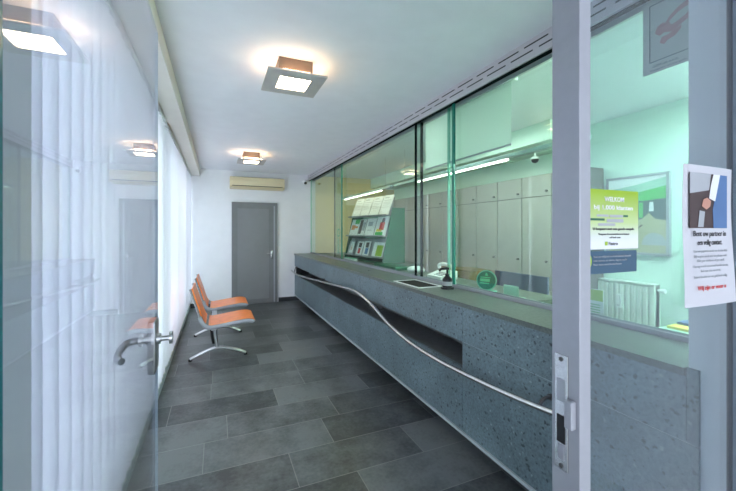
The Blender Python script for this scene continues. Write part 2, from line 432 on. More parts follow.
# ---- sidelight with door post (window_4)
sl = structure(B(.735, 1.452, .540, .550, F+.06, 2.32).build('window_4', M['sglass']), 'glass side panel of the entrance')
fr = MB(); fr.box(.735, 1.452, .515, .575, F, F+.06); fr.build('bottom_rail', M['alu'], sl)
B(1.456, 1.53, .509, .576, F, 2.32, bev=.002).build('far_post', M['alu'], sl)
B(1.446, 1.456, .560, .570, F+.06, 2.32).build('dark_gasket', M['black'], sl)
B(.700, .735, .509, .576, F, 2.32, bev=.002).build('door_post', M['alu'], sl)
st = B(.6965, .700, .534, .566, .925, 1.178, bev=.001).build('strike_plate', M['steel'], sl)
B(.6955, .6968, .540, .560, 1.075, 1.125).build('upper_slot', M['alu'], st)
B(.6955, .6968, .540, .560, .985, 1.045).build('latch_hole', M['black'], st)
B(.6955, .6968, .542, .558, .948, .982).build('lower_slot', M['alu'], st)
s_ = MB()
for zz in (.934, 1.168): s_.cyl((.695, .550, zz), (.6968, .550, zz), .005, seg=12)
s_.build('screw', M['knob'], st)
B(.684, .700, .516, .534, 1.028, 1.088, bev=.003).build('keeper', M['alu'], sl)

# ---- entrance door leaf, opened inwards (door_1)
DX = -.238
dr = structure(B(DX-.005, DX+.005, .545, 1.748, .012+F, 2.30).build('door_1', M['dglass']), 'clear glass entrance door standing open')
B(DX-.006, DX+.006, .535, .552, .012+F, 2.30).build('hinge_edge', M['tealedge'], dr)
B(DX-.005, DX+.005, 1.748, 1.751, .012+F, 2.30).build('lock_edge', M['iceedge'], dr)
lc = B(DX-.020, DX+.009, 1.650, 1.752, .868, 1.085, bev=.008).build('lock_case', M['castalu'], dr, smooth=True)
MB().cyl((DX+.009, 1.705, 1.0), (DX+.022, 1.705, 1.0), .022).cyl((DX+.022, 1.705, 1.0), (DX+.060, 1.705, 1.0), .0105).cyl((DX+.054, 1.705, 1.0), (DX+.066, 1.705, 1.0), .026).build('knob', M['castalu'], lc, smooth=True)
MB().tube(spline([(DX-.02, 1.70, 1.0), (DX-.075, 1.70, 1.0), (DX-.098, 1.685, .996), (DX-.106, 1.62, .985), (DX-.098, 1.555, .978), (DX-.080, 1.53, .976)], 8), .0135).cyl((DX-.020, 1.70, 1.0), (DX-.030, 1.70, 1.0), .022).build('lever_handle', M['castalu'], lc, smooth=True)
MB().cyl((DX-.020, 1.70, .92), (DX-.028, 1.70, .92), .012).build('key_cylinder', M['steel'], lc, smooth=True)

# ---------------------------------------------------------------- vertical blinds
def blind(y0, y1, label):
    root = thing('vertical_blind', (-.50, (y0+y1)/2, 0), label, 'blind', 'vertical blinds along the left wall')
    B(-.525, -.475, y0, y1, 2.535, 2.578, bev=.004).build('headrail', M['blindrail'], root)
    n = int(round((y1-y0)/.1175)); p = (y1-y0)/n
    for k in range(n):
        yc = y0+(k+.5)*p; ang = math.radians(-16+random.uniform(-2.5, 2.5)); hw = .0635
        m = MB(); pts = []
        for t in (-1, -.5, 0, .5, 1):
            lx, ly = .004*(1-t*t), t*hw
            pts.append((-.498+lx*math.cos(ang)-ly*math.sin(ang), yc+ly*math.cos(ang)+lx*math.sin(ang)))
        for (xa, ya), (xb, yb) in zip(pts, pts[1:]):
            m.quad((xa, ya, .03), (xb, yb, .03), (xb, yb, 2.535), (xa, ya, 2.535))
        bmesh.ops.remove_doubles(m.bm, verts=m.bm.verts[:], dist=1e-5)
        sl0 = m.build('slat', M['blind'], root, closed=False, smooth=True)
        (xa, ya), (xb, yb) = pts[0], pts[-1]
        MB().tube([(xa+.001, ya+.012, .030), ((xa+xb)/2+.003, (ya+yb)/2, .025), (xb+.001, yb-.012, .030)], .006, 6).build('bottom_weight', M['bead'], sl0)
    return root
blind(1.235, 4.07, 'white vertical blind nearest the entrance, seen through the open glass door')
blind(4.19, 6.98, 'white vertical blind beside the orange seats, middle of the left window wall')
blind(7.08, 8.0, 'narrow white vertical blind in the far left corner by the end wall')

# ---------------------------------------------------------------- ceiling lamps of the waiting room
def ceiling_lamp(x, y, label):
    r = thing('ceiling_lamp', (x, y, H), label, 'ceiling lamp', 'square lamps on the waiting room ceiling')
    z = 2.595
    B(x-.125, x+.125, y-.125, y+.125, z+.05, H-.0005).build('lamp_box', M['lbox'], r)
    fr = MB(); a, b = .215, .115
    fr.box(x-a, x+a, y-a, y-b, z-.006, z+.008); fr.box(x-a, x+a, y+b, y+a, z-.006, z+.008)
    fr.box(x-a, x-b, y-b, y+b, z-.006, z+.008); fr.box(x+b, x+a, y-b, y+b, z-.006, z+.008)
    fr.build('lamp_plate', M['lplate'], r)
    tag(B(x-b, x+b, y-b, y+b, z-.003, z+.006).build('diffuser', M['lglow'], r), 'glowing warm square in the middle')
    t = MB()
    for s in (-1, 1):
        t.cyl((x+s*.15, y-.10, z+.03), (x+s*.15, y+.10, z+.03), .008, seg=10)
        t.cyl((x-.10, y+s*.15, z+.03), (x+.10, y+s*.15, z+.03), .008, seg=10)
    t.build('lamp_tube', M['ltube'], r)
    for sx in (-1, 1):
        for sy in (-1, 1): MB().cyl((x+sx*.119, y+sy*.119, z+.006), (x+sx*.119, y+sy*.119, z+.055), .005, seg=8).build('spacer', M['steel'], r)
ceiling_lamp(.543, 2.76, 'square pewter ceiling lamp with warm glowing centre, the nearer and larger one')
ceiling_lamp(.52, 6.15, 'square pewter ceiling lamp with warm glowing centre, farther one near the air conditioner')

# ---------------------------------------------------------------- air conditioner, camera
ac = thing('air_conditioner', (.80, YE, 2.33), 'cream wall air conditioner above the grey door', 'air conditioner')
x0, x1 = .25, 1.355
MB().prism([(YE, 2.34), (YE-.17, 2.36), (YE-.205, 2.40), (YE-.21, 2.50), (YE-.195, 2.575), (YE-.16, 2.59), (YE, 2.59)], 'x', x0, x1).build('housing', M['acbody'], ac)
B(x0+.04, x1-.04, YE-.2125, YE-.19, 2.392, 2.404).build('outlet_slot', M['acdark'], ac)
MB().prism([(YE-.165, 2.352), (YE-.21, 2.386), (YE-.214, 2.382), (YE-.168, 2.345)], 'x', x0+.05, x1-.05).build('louvre', M['acbody'], ac)
g = MB()
for k in range(5): g.box(x0+.05, x1-.05, YE-.155+k*.028, YE-.14+k*.028, 2.589, 2.593)
g.build('intake_grille', M['acdark'], ac)
for s in (x0, x1): B(s-.006, s+.006, YE-.19, YE, 2.35, 2.58, bev=.003).build('end_cap', M['acbody'], ac)
cam_ = thing('security_camera', (1.84, YE, 2.54), 'small white and black security camera high on the end wall', 'security camera')
MB().cyl((1.84, YE+.002, 2.58), (1.84, YE-.03, 2.58), .04).cyl((1.84, YE-.02, 2.58), (1.84, YE-.07, 2.57), .018).build('bracket', M['white'], cam_, smooth=True)
MB().sphere((1.84, YE-.10, 2.555), .052).build('dome', M['white'], cam_, smooth=True)
MB().sphere((1.838, YE-.128, 2.535), .034).build('lens', M['black'], cam_, smooth=True)

# ---------------------------------------------------------------- stone counter
ct = thing('reception_counter', (1.9, 4.4, F), 'long blue-grey stone counter with dark shelf slot along the right side', 'counter')
Y0, YR = .716, 2.07
JY = [YR, 4.03, 6.03, YE]
R0, R1 = .47, .655   # slot
g = .0022
for i, (a, b) in enumerate(zip(JY, JY[1:])):
    B(XC, XC+.03, a+g, b-g, R1, CT-.031).build('upper_panel', M['stone'], ct)
    B(XC, XC+.03, a+g, b-g, .018, R0).build('lower_panel', M['stone'], ct)
B(XC, XC+.03, .755, YR-g, R1+g, CT-.031).build('upper_panel', M['stone'], ct)
MB().box(XC, XC+.03, Y0, YR-g, .018, R1-g).build('lower_panel', M['stone'], ct)
B(XC, XC+.03, Y0, .752, R1+g, CT).build('end_panel', M['stone'], ct)
# pale filler showing in the joints, and the structure behind the panels
for a in ((XC+.004, XC+.028, .73, YR, R1-.002, R1+.004), (XC+.004, XC+.028, YR-.004, YR+.004, .02, CT-.033), (XC+.004, XC+.028, 4.026, 4.034, R1, CT-.033), (XC+.004, XC+.028, 6.026, 6.034, R1, CT-.033), (XC+.004, XC+.028, 4.026, 4.034, .02, R0), (XC+.004, XC+.028, 6.026, 6.034, .02, R0)):
    B(*a).build('joint_filler', M['joint'], ct)
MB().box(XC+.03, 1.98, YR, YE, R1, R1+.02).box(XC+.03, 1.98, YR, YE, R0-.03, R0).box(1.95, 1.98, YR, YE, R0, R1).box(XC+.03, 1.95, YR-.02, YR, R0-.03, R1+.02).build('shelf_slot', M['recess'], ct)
MB().prism([(2.0, .76), (2.06, .76), (2.06, 1.90), (2.40, 1.90), (2.40, 4.70), (2.90, 4.70), (2.90, YE), (2.0, YE)], 'z', 0, CT-.0305).build('carcass', M['cabgap'], ct)
MB().prism([(XC-.012, .755), (2.10, .755), (2.10, 1.90), (2.45, 1.90), (2.45, 4.70), (2.95, 4.70), (2.95, YE), (XC-.012, YE)], 'z', CT-.03, CT).build('countertop', M['stone_top'], ct)
B(XC-.008, XC+.026, .70, YE, -.006, .012).build('base_strip', M['strip'], ct)
B(XC+.03, 1.98, YE-.012, YE-.002, R0, R1).build('slot_end', M['black'], ct)

MB().prism([(1.78, .80), (2.0, .80), (2.0, YE), (1.78, YE)], 'z', F, .0).build('plinth', M['skirt'], ct)
MB().prism([(XC+.03, .76), (2.0, .76), (2.0, YE), (XC+.03, YE)], 'z', .0, .018).build('soffit', M['cabgap'], ct)

# wave shaped steel handrail
hr = thing('handrail', (1.53, 4.5, .5), 'wavy stainless steel handrail along the front of the stone counter', 'handrail')
rp = [(1.545, 8.00, .562), (1.53, 7.4, .545), (1.53, 6.6, .575), (1.53, 5.41, .645), (1.53, 4.70, .688), (1.53, 4.15, .722), (1.53, 3.85, .716), (1.53, 3.46, .650), (1.53, 3.095, .552), (1.53, 2.667, .490), (1.53, 2.232, .477), (1.53, 1.755, .500), (1.53, 1.461, .525), (1.53, 1.24, .552), (1.545, 1.19, .558), (1.62, 1.17, .560)]
MB().tube(spline(rp, 10), .0165, 14).build('rail', M['steel'], hr, smooth=True)
for y, z, zr in ((1.34, .575, .540), (3.40, .620, .636), (5.6, .66, .636), (7.7, .66, .555)):
    MB().tube(spline([(1.53, y, zr), (1.545, y, zr+.012), (1.575, y, z), (1.62, y, z)], 6), .009, 10).cyl((1.612, y, z), (1.62, y, z), .017).build('bracket', M['knob'], hr, smooth=True)

# ---------------------------------------------------------------- glass screen on the counter
ZB, ZT = CT+.022, 2.620
def pane(x, y0, y1, label, near=None, far=None):
    r = thing('sliding_screen', (x, (y0+y1)/2, CT), label, 'glass screen', 'sliding glass panels on the counter')
    B(x-.005, x+.005, y0+.006, y1-.006, ZB, ZT).build('pane', M['glass'], r)
    B(x-.009, x+.009, y0-.022, y0+.006, ZB, ZT).build('near_edge', M[near], r)
    B(x-.009, x+.009, y1-.006, y1+.016, ZB, ZT).build('far_edge', M[far], r)
    return r
pane(2.0, 5.86, 8.03, 'glass panel farthest along the counter, against the end wall', 'greenedge', 'paleedge')
pane(2.035, 3.30, 6.36, 'wide glass panel with the brochure rack behind it', 'blackedge', 'blackedge')
pane(2.0, 2.69, 3.35, 'narrow glass panel behind the black pump bottle', 'greenedge', 'blackedge')
pane(2.035, .785, 2.80, 'glass panel nearest the entrance with the green disc stand behind it', 'paleedge', 'paleedge')
gc = thing('glass_channel', (2.018, 4.4, CT), 'pale metal channel holding the foot of the glass on the countertop', 'channel')
MB().box(1.985, 2.052, .757, YE, CT, CT+.008).box(1.985, 1.991, .757, YE, CT+.008, CT+.026).box(2.046, 2.052, .757, YE, CT+.008, CT+.026).build('track', M['alu'], gc)
sr = thing('slotted_rail', (2.0, 4.4, 2.62), 'grey slotted ceiling rail above the counter glass', 'rail')
MB().box(1.925, 1.945, .60, YE, 2.603, H-.0005).box(1.945, 2.07, .60, YE, 2.64, H-.0005).box(2.05, 2.07, .60, YE, 2.603, 2.64).build('casing', M['rail'], sr)
MB().box(1.946, 1.965, .757, YE, 2.598, 2.64).box(2.012, 2.024, .757, YE, 2.622, 2.64).build('glazing_seal', M['blackedge'], sr)
sl_ = MB(); y = .65; k = 0
while y < YE-.3:
    sl_.box(1.9235, 1.9255, y, y+.19, 2.690, 2.699); sl_.box(1.9235, 1.9255, y+.12, y+.31, 2.645, 2.654); y += .24
sl_.build('slot', M['black'], sr)

# ---------------------------------------------------------------- bench of orange seats
bn = thing('waiting_bench', (.05, 4.95, 0), 'two-seat beam bench in orange laminate with aluminium legs by the blinds', 'bench')
prof = [(.395, .435), (.375, .452), (.30, .462), (.15, .447), (.02, .43), (-.07, .425), (-.12, .46), (-.150, .53), (-.183, .64), (-.215, .74), (-.243, .835)]
P = [(p.x, p.z) for p in spline([(x, 0, z) for x, z in prof], 5)]
def offset(pl, t):
    o = []
    for i, (x, z) in enumerate(pl):
        a, b = Vector(pl[max(i-1, 0)]), Vector(pl[min(i+1, len(pl)-1)])
        d_ = (b-a).normalized(); o.append((x+d_.y*t, z-d_.x*t))
    return o
for ya, yb in ((4.18, 4.70), (5.12, 5.65)):
    cut = next(i for i, (x, z) in enumerate(P) if x < -.085)
    for nm, pl in (('seat', P[:cut]), ('backrest', P[cut+2:])):
        a = offset(pl, .006); b = offset(pl, -.008)
        MB().prism(a+b[::-1], 'y', ya+.016, yb-.016).build(nm, M['orange'], bn, smooth=True)
    lo = offset(P, -.020)
    for yy in (ya+.012, yb-.012):
        MB().tube([(x, yy, z) for x, z in lo], .014, 8, flat=(.012, .024)).build('side_frame', M['seatframe'], bn, smooth=True)
MB().box(-.06, .0, 4.28, 5.56, .345, .395, bev=.006).build('beam', M['castalu'], bn)
for y in (4.40, 5.40):
    lg = MB()
    lg.tube(spline([(-.275, y, .022), (-.20, y, .055), (-.08, y, .105), (0, y, .12), (.09, y, .108), (.22, y, .07), (.31, y, .022)], 6), .018, 10, flat=(.022, .016))
    lg.tube([(-.03, y, .36), (-.015, y, .25), (.0, y, .115)], .022, 12)
    l = lg.build('leg', M['castalu'], bn, smooth=True)
    MB().tube([(-.062, y, .36), (-.052, y, .25), (-.035, y, .17)], .015, 8).build('leg_cover', M['black'], l, smooth=True)
    for x in (-.275, .31): MB().cyl((x, y, 0), (x, y, .026), .020).build('foot_pad', M['black'], l, smooth=True)
for yc in (4.44, 5.385):
    MB().box(-.02, .24, yc-.16, yc-.12, .40, .428).box(-.02, .24, yc+.12, yc+.16, .40, .428).box(-.03, .03, yc-.16, yc+.16, .385, .41).build('seat_support', M['black'], bn)

# bring the bench to its full size on the waiting room floor
for o in [x for x in bpy.data.objects if x.parent == bn or (x.parent and x.parent.parent == bn)]: o.data.transform(Matrix.Scale(1.087, 4))
bn.location = (.054, 5.38, F)

# ---------------------------------------------------------------- things on the counter
tr = thing('transaction_tray', (1.78, 2.96, CT), 'recessed transaction tray with pale metal rim on the countertop', 'tray')
xa, xb, ya, yb = 1.655, 1.915, 2.73, 3.22
MB().box(xa, xb, ya, ya+.022, CT, CT+.006).box(xa, xb, yb-.022, yb, CT, CT+.006).box(xa, xa+.022, ya+.022, yb-.022, CT, CT+.006).box(xb-.022, xb, ya+.022, yb-.022, CT, CT+.006).build('rim', M['white'], tr)
B(xa+.02, xb-.02, ya+.02, yb-.02, CT+.0003, CT+.002).build('well', M['tray'], tr)

pb = thing('pump_bottle', (1.885, 2.62, CT), 'black hand sanitiser pump bottle on the counter beside the tray', 'pump bottle')
px_, py_ = 1.885, 2.62
def pz(a): return CT+a*1.18
MB().cyl((px_, py_, CT), (px_, py_, pz(.012)), .060, .058).cyl((px_, py_, pz(.012)), (px_, py_, pz(.075)), .043, .043).cyl((px_, py_, pz(.075)), (px_, py_, pz(.098)), .043, .018).build('bottle', M['black'], pb, smooth=True)
MB().cyl((px_, py_, pz(.098)), (px_, py_, pz(.112)), .019).cyl((px_, py_, pz(.112)), (px_, py_, pz(.142)), .009).build('pump_collar', M['black'], pb, smooth=True)
MB().tube([(px_+.016, py_, pz(.150)), (px_-.01, py_+.005, pz(.152)), (px_-.050, py_+.025, pz(.148)), (px_-.066, py_+.032, pz(.134))], .011, 10).build('spout', M['black'], pb, smooth=True)
MB().cyl((px_, py_, pz(.026)), (px_, py_, pz(.056)), .0437, .0437, seg=28).build('bottle_label', M['pgrey'], pb, smooth=True)

ph = thing('desk_telephone', (2.23, 3.25, CT), 'pale desk telephone behind the glass near the pump bottle', 'telephone')
MB().prism([(2.15, CT), (2.36, CT), (2.36, CT+.085), (2.32, CT+.085), (2.15, CT+.03)], 'y', 3.10, 3.36).build('base', M['white'], ph)
MB().tube(spline([(2.30, 3.34, CT+.10), (2.29, 3.33, CT+.135), (2.285, 3.22, CT+.150), (2.29, 3.11, CT+.135), (2.30, 3.10, CT+.10)], 6), .020, 10).build('handset', M['white'], ph, smooth=True)
kb = MB()
for i in range(3):
    for j in range(4):
        cx, cy = 2.18+.03*i, 3.13+.04*j; zz = CT+.03+(cx-2.15)*.323
        kb.box(cx-.008, cx+.008, cy-.011, cy+.011, zz, zz+.008)
kb.build('keypad', M['pgrey'], ph)

ds = thing('disc_stand', (2.11, 2.37, CT), 'round teal green sticker disc standing on the counter behind the glass', 'disc stand')
c = Vector((2.105, 2.37, 1.032)); nrm = Vector((-.85, -.5, .12)).normalized()
MB().cyl(c-nrm*.004, c+nrm*.004, .085, seg=40).build('rim', M['paleedge'], ds, smooth=True)
MB().cyl(c+nrm*.003, c+nrm*.0055, .076, seg=40).build('disc_face', M['disc'], ds, smooth=True)
rt = Vector((-nrm.y, nrm.x, 0)).normalized()*-1
if rt.y > 0: rt = -rt
up = nrm.cross(rt) if nrm.cross(rt).z > 0 else rt.cross(nrm)
rv = rt if rt.cross(up).dot(nrm) > 0 else -rt
def onface(u, v): return c+nrm*.006+rv*u+up*v
pm = MB()
def fbar(u0, u1, v0, v1): pm.quad(onface(u0, v0), onface(u1, v0), onface(u1, v1), onface(u0, v1))
fbar(-.052, .03, -.012, .012); fbar(-.05, .034, .02, .027); fbar(-.055, .025, -.030, -.022)
pm.quad(onface(-.012, .038), onface(.014, .038), onface(.003, .062), onface(-.006, .062))
pm.build('disc_emblem', M['disclight'], ds, closed=False)
B(2.06, 2.16, 2.31, 2.43, CT, CT+.012, bev=.003).build('foot', M['paleedge'], ds)

cs = thing('card_holder', (2.10, 2.08, CT), 'small clear upright card holder beside the round green disc', 'card holder')
MB().box(2.085, 2.089, 2.005, 2.155, CT, 1.03).box(2.089, 2.16, 2.005, 2.155, CT, CT+.004).build('stand', M['teal'], cs)
B(2.081, 2.0845, 2.012, 2.148, CT+.006, 1.022).build('card', M['teal'], cs)

# lime leaflet holder near the sidelight
lf = thing('leaflet', (2.075, 1.42, CT), 'lime and white leaflet standing on the counter before the radiator', 'leaflet')
B(2.074, 2.078, 1.362, 1.50, CT, 1.103).build('sheet', M['paper'], lf)
B(2.0730, 2.0737, 1.364, 1.498, 1.035, 1.101).build('lime_band', M['plime'], lf)
for k in range(4): B(2.0732, 2.0737, 1.38, 1.47+.008*(k % 2), .965+k*.015, .969+k*.015).build('text_line', M['pgreen'], lf)
sc_ = thing('side_cabinet', (3.0, 1.1, 0), 'low white cabinet beside the radiator, behind the pillar', 'cabinet')
B(2.75, 3.2, .72, 1.43, .05, .775).build('body', M['white'], sc_); B(2.74, 3.21, .71, 1.44, .775, .795, bev=.003).build('top', M['teal'], sc_)
B(2.735, 2.75, .73, 1.42, .06, .765, bev=.002).build('door', M['white'], sc_)
B(2.77, 3.18, .74, 1.41, 0, .05).build('plinth', M['cabgap'], sc_)
ys = thing('paper_pad', (2.92, 1.32, .795), 'yellow note pad with blue cover lying on the low cabinet by the radiator', 'note pad')
B(2.80, 3.02, 1.20, 1.41, .795, .812).build('pad', M['pyellow'], ys); B(2.90, 3.02, 1.20, 1.40, .812, .830).build('cover', M['pblue'], ys)

# ---------------------------------------------------------------- brochure rack behind the glass
ang = math.atan2(-.10, .98)
A0 = Vector((2.185, 6.20, 0))                       # far left end of the rack
along = Vector((.16, -.987, 0)).normalized()        # towards the near right end
back = Vector((along.y*-1, along.x, 0))             # away from the waiting room
if back.x < 0: back = -back
RWD = 1.22
def R(u, v, z): return A0+along*u+back*v+Vector((0, 0, z))
rk = thing('brochure_rack', R(RWD/2, .1, CT), 'three-tier brochure rack standing on the counter behind the wide glass panel', 'rack')
def slab(mb, pts, th):
    """quad given as 4 points, thickened along its normal"""
    a, b, c_, d_ = [Vector(p) for p in pts]; n = (b-a).cross(d_-a).normalized()*th
    v = [mb.bm.verts.new(p) for p in (a, b, c_, d_, a+n, b+n, c_+n, d_+n)]
    for f_ in ((0, 1, 2, 3), (4, 5, 6, 7), (0, 1, 5, 4), (1, 2, 6, 5), (2, 3, 7, 6), (3, 0, 4, 7)): mb.bm.faces.new([v[i] for i in f_])
    return mb
tiers = [(1.02, .0), (1.355, .05), (1.695, .10)]
for z, v in tiers:
    m = MB()
    slab(m, (R(0, v-.03, z), R(RWD, v-.03, z), R(RWD, v+.10, z), R(0, v+.10, z)), .012)
    slab(m, (R(0, v-.03, z), R(RWD, v-.03, z), R(RWD, v-.034, z+.025), R(0, v-.034, z+.025)), .004)
    slab(m, (R(0, v+.05, z), R(RWD, v+.05, z), R(RWD, v+.145, z+.30), R(0, v+.145, z+.30)), .006)
    m.build('shelf', M['shelfgrey'], rk)
m = MB(); slab(m, (R(RWD+.004, -.02, CT), R(RWD+.004, .42, CT), R(RWD+.004, .42, 1.82), R(RWD+.004, .18, 1.82)), .018)
tag(m.build('side_panel', M['green'], rk), 'dark green side panel')
m = MB(); slab(m, (R(-.004, -.02, CT), R(-.004, .42, CT), R(-.004, .42, 1.82), R(-.004, .18, 1.82)), .018)
m.build('side_panel', M['green'], rk)
m = MB(); slab(m, (R(0, .40, CT), R(RWD, .40, CT), R(RWD, .40, 1.82), R(0, .40, 1.82)), .015)
m.build('back_panel', M['teal'], rk)
m = MB(); slab(m, (R(0, -.02, CT), R(RWD, -.02, CT), R(RWD, .40, CT), R(0, .40, CT)), .02); m.build('foot', M['green'], rk)
def brochure(t, u0, w, hgt, base, blocks, label, lean=.10):
    z, v = tiers[t]; z += .013; v += .03
    def Q(u, s): return R(u, v+s*lean-.006, z+s*.32)           # s in 0..1 up the leaning back
    s1 = hgt/.334
    m = MB(); slab(m, (Q(u0, 0), Q(u0+w, 0), Q(u0+w, s1), Q(u0, s1)), .006)
    root = thing('brochure', Q(u0+w/2, 0), label, 'brochure', 'brochures in the rack')
    m.build('cover', M[base], root)
    fro = (Vector(Q(0, 1))-Vector(Q(0, 0))).cross(along).normalized()
    if fro.dot(back) > 0: fro = -fro
    fro = fro*.0075
    for mt, a, b, c_, d_ in blocks:
        m = MB(); pts = [Q(u0+a*w, c_*s1), Q(u0+b*w, c_*s1), Q(u0+b*w, d_*s1), Q(u0+a*w, d_*s1)]
        slab(m, [p+fro for p in pts], .0012)
        m.build('cover_print', M[mt], root)
cols = [.02, .32, .62, .92]
txt = [('pgrey', .15, .85, .72, .75), ('pgrey', .15, .8, .62, .64), ('pgrey', .15, .8, .55, .57), ('pgrey', .15, .75, .48, .50), ('pgrey', .15, .82, .38, .40), ('pgrey', .15, .6, .85, .90)]
for k, nm in enumerate(('leftmost', 'second from left', 'third from left', 'rightmost')):
    brochure(2, cols[k], .275, .345, 'paper', txt, 'plain white printed sheet on the top tier of the rack, '+nm, .13)
brochure(1, .02, .275, .30, 'paper', [('porange', .12, .55, .35, .65), ('porange', .3, .9, .45, .58), ('pgreen', .45, 1, .72, 1)], 'white brochure with orange shape and green corner on the middle tier')
brochure(1, .32, .20, .30, 'paper', [('pbrown', .05, .5, .1, .95), ('pgrey', .5, .95, .3, .8)], 'brochure with dark brown picture on the middle tier')
brochure(1, .55, .275, .31, 'paper', [('pgrey', .2, .7, .55, .8), ('pgrey', .2, .7, .3, .34)], 'pale plain brochure on the middle tier of the rack')
brochure(1, .85, .33, .33, 'paper', [('pred', .35, .75, .30, .70), ('pyellow', .15, .6, .22, .36), ('pbrown', .45, .7, .68, .92), ('pgreen', .1, .75, .04, .2)], 'colourful brochure with red, yellow and green figure on the middle tier')
brochure(0, .04, .20, .24, 'pgrey', [('paper', .3, .9, .1, .95), ('porange', .45, .7, .3, .7)], 'narrow grey brochure with portrait on the bottom tier')
brochure(0, .34, .19, .24, 'paper', [('pbrown', .25, .75, .55, .9), ('pred', .3, .7, .1, .5)], 'brochure with a dark-haired figure in red on the bottom tier, the left of the pair')
brochure(0, .56, .19, .25, 'paper', [('pbrown', .3, .8, .55, .92), ('pblue', .35, .85, .1, .52)], 'brochure with a dark-haired figure in blue on the bottom tier, the right of the pair')
brochure(0, .86, .30, .24, 'paper', [('plime', .35, .95, .05, .8)], 'white brochure with a large lime block on the bottom tier')
# things under the rack
gf = thing('green_folder', (2.22, 4.35, CT), 'dark green folder lying on the counter behind the glass', 'folder')
B(2.12, 2.40, 4.05, 4.75, CT, CT+.04, bev=.004).build('cover', M['green'], gf); B(2.125, 2.39, 4.06, 4.74, CT+.012, CT+.028).build('pages', M['paper'], gf)
pp = thing('paper_stack', (2.2, 5.3, CT), 'stack of pale green papers lying on the counter under the brochure rack', 'papers')
B(2.06, 2.135, 5.45, 5.90, CT, CT+.05).build('sheets', M['paper'], pp); B(2.06, 2.135, 5.45, 5.90, CT+.05, CT+.053).build('top_sheet', M['disclight'], pp)
bw = thing('dish', (2.22, 3.72, CT), 'white rounded dish on the counter behind the glass near the tray', 'dish')
MB().sphere((2.22, 3.72, CT+.045), .10, (1, 1.3, .45)).build('bowl', M['white'], bw, smooth=True)
sk = thing('window_sticker', (1.995, 5.95, 1.3), 'narrow strip sticker with a ring emblem on the far glass panel', 'sticker')
def ring(mb, cy, cz, r0, r1, x, n=24):
    for k in range(n):
        a, b = 2*PI*k/n, 2*PI*(k+1)/n
        mb.quad((x, cy+r0*math.cos(a), cz+r0*math.sin(a)), (x, cy+r0*math.cos(b), cz+r0*math.sin(b)), (x, cy+r1*math.cos(b), cz+r1*math.sin(b)), (x, cy+r1*math.cos(a), cz+r1*math.sin(a)))
    return mb
ring(MB(), 6.02, 1.42, .055, .075, 1.9935).build('ring_emblem', M['paleedge'], sk, closed=False)
m = MB()
for k in range(8): m.box(1.9925, 1.9945, 5.97, 6.07, 1.30-.034*k, 1.312-.034*k)
m.build('text_line', M['paleedge'], sk)

# ---------------------------------------------------------------- staff room
def cabinet(y0, w, label):
    r = thing('cabinet', (4.0, y0+w/2, 0), label, 'cabinet', 'tall cabinets along the staff room wall')
    B(3.87, 4.145, y0, y0+w, 0, 2.18).build('carcass', M['cabgap'], r)
    for nm, a, b, hz in (('upper_door', 1.905, 2.175, 1.96), ('lower_door', .09, 1.895, 1.06)):
        dd = B(3.85, 3.869, y0+.005, y0+w-.005, a, b, bev=.002).build(nm, M['cab'], r)
        MB().cyl((3.85, y0+.06, hz), (3.828, y0+.06, hz), .012, .016, seg=12).build('knob', M['knob'], dd, smooth=True)
    return r
CW = .463; cy = 2.717
nms = ['first', 'second', 'third', 'fourth', 'fifth', 'sixth', 'seventh', 'eighth', 'ninth', 'tenth', 'eleventh']
for k in range(11):
    cabinet(cy+k*CW, CW, 'tall cream two-door cabinet, %s from the near end of the row' % nms[k])
# pendant tube lights
def tubelight(h0, h1, y0, y1, wires, label):
    r = thing('tube_light', (2.72, (h0+h1)/2, 2.18), label, 'tube light', 'pendant tube lights of the staff room')
    B(2.685, 2.755, h0, h1, 2.185, 2.225, bev=.006).build('housing', M['housing'], r)
    MB().cyl((2.72, y0, 2.174), (2.72, y1, 2.174), .008).build('tube', M['tube'], r, smooth=True)
    for yy in wires: MB().cyl((2.72, yy, 2.225), (2.72, yy, H), .003, seg=8).build('suspension_wire', M['steel'], r)
M['housing'] = mat('pale_teal_housing', (.34, .46, .46), .4)
tubelight(1.9, 5.2, 2.75, 4.5, (2.02, 4.9), 'long pendant tube light before the cream cabinets, nearer one')
tubelight(5.35, 7.85, 5.75, 7.75, (5.6, 7.6), 'long pendant tube light at the yellow end of the staff room')
dl = thing('strip_light', (2.16, 6.0, H), 'bright strip light on the staff room ceiling right behind the slotted rail', 'strip light')
B(2.11, 2.21, 4.9, 7.1, H-.035, H, bev=.004).build('housing', M['white'], dl)
B(2.12, 2.20, 4.92, 7.08, H-.040, H-.035).build('diffuser', M['warm2'], dl)
def fill_panel(x, y, label, m_):  # ceiling panel added to brighten the staff room
    r = thing('fill_panel_light', (x, y, H), label, 'fill light', 'added fill panels over the staff room')
    f = MB(); f.box(x-.3, x+.3, y-.3, y-.27, H-.03, H); f.box(x-.3, x+.3, y+.27, y+.3, H-.03, H); f.box(x-.3, x-.27, y-.27, y+.27, H-.03, H); f.box(x+.27, x+.3, y-.27, y+.27, H-.03, H)
    f.build('frame', M['white'], r)
    B(x-.27, x+.27, y-.27, y+.27, H-.02, H-.01).build('diffuser', m_, r)
M['panel2'] = emit('bright_fill_panel_diffuser', (.90, 1., .93), 26.)
M['panel'] = emit('fill_panel_diffuser', (.90, 1., .93), 8.)
fill_panel(3.35, .98, 'added fill light panel, out of view above the near end of the staff room', M['panel2'])
fill_panel(2.72, 3.42, 'added fill light panel behind the roller blind, above the middle of the staff room', M['panel'])

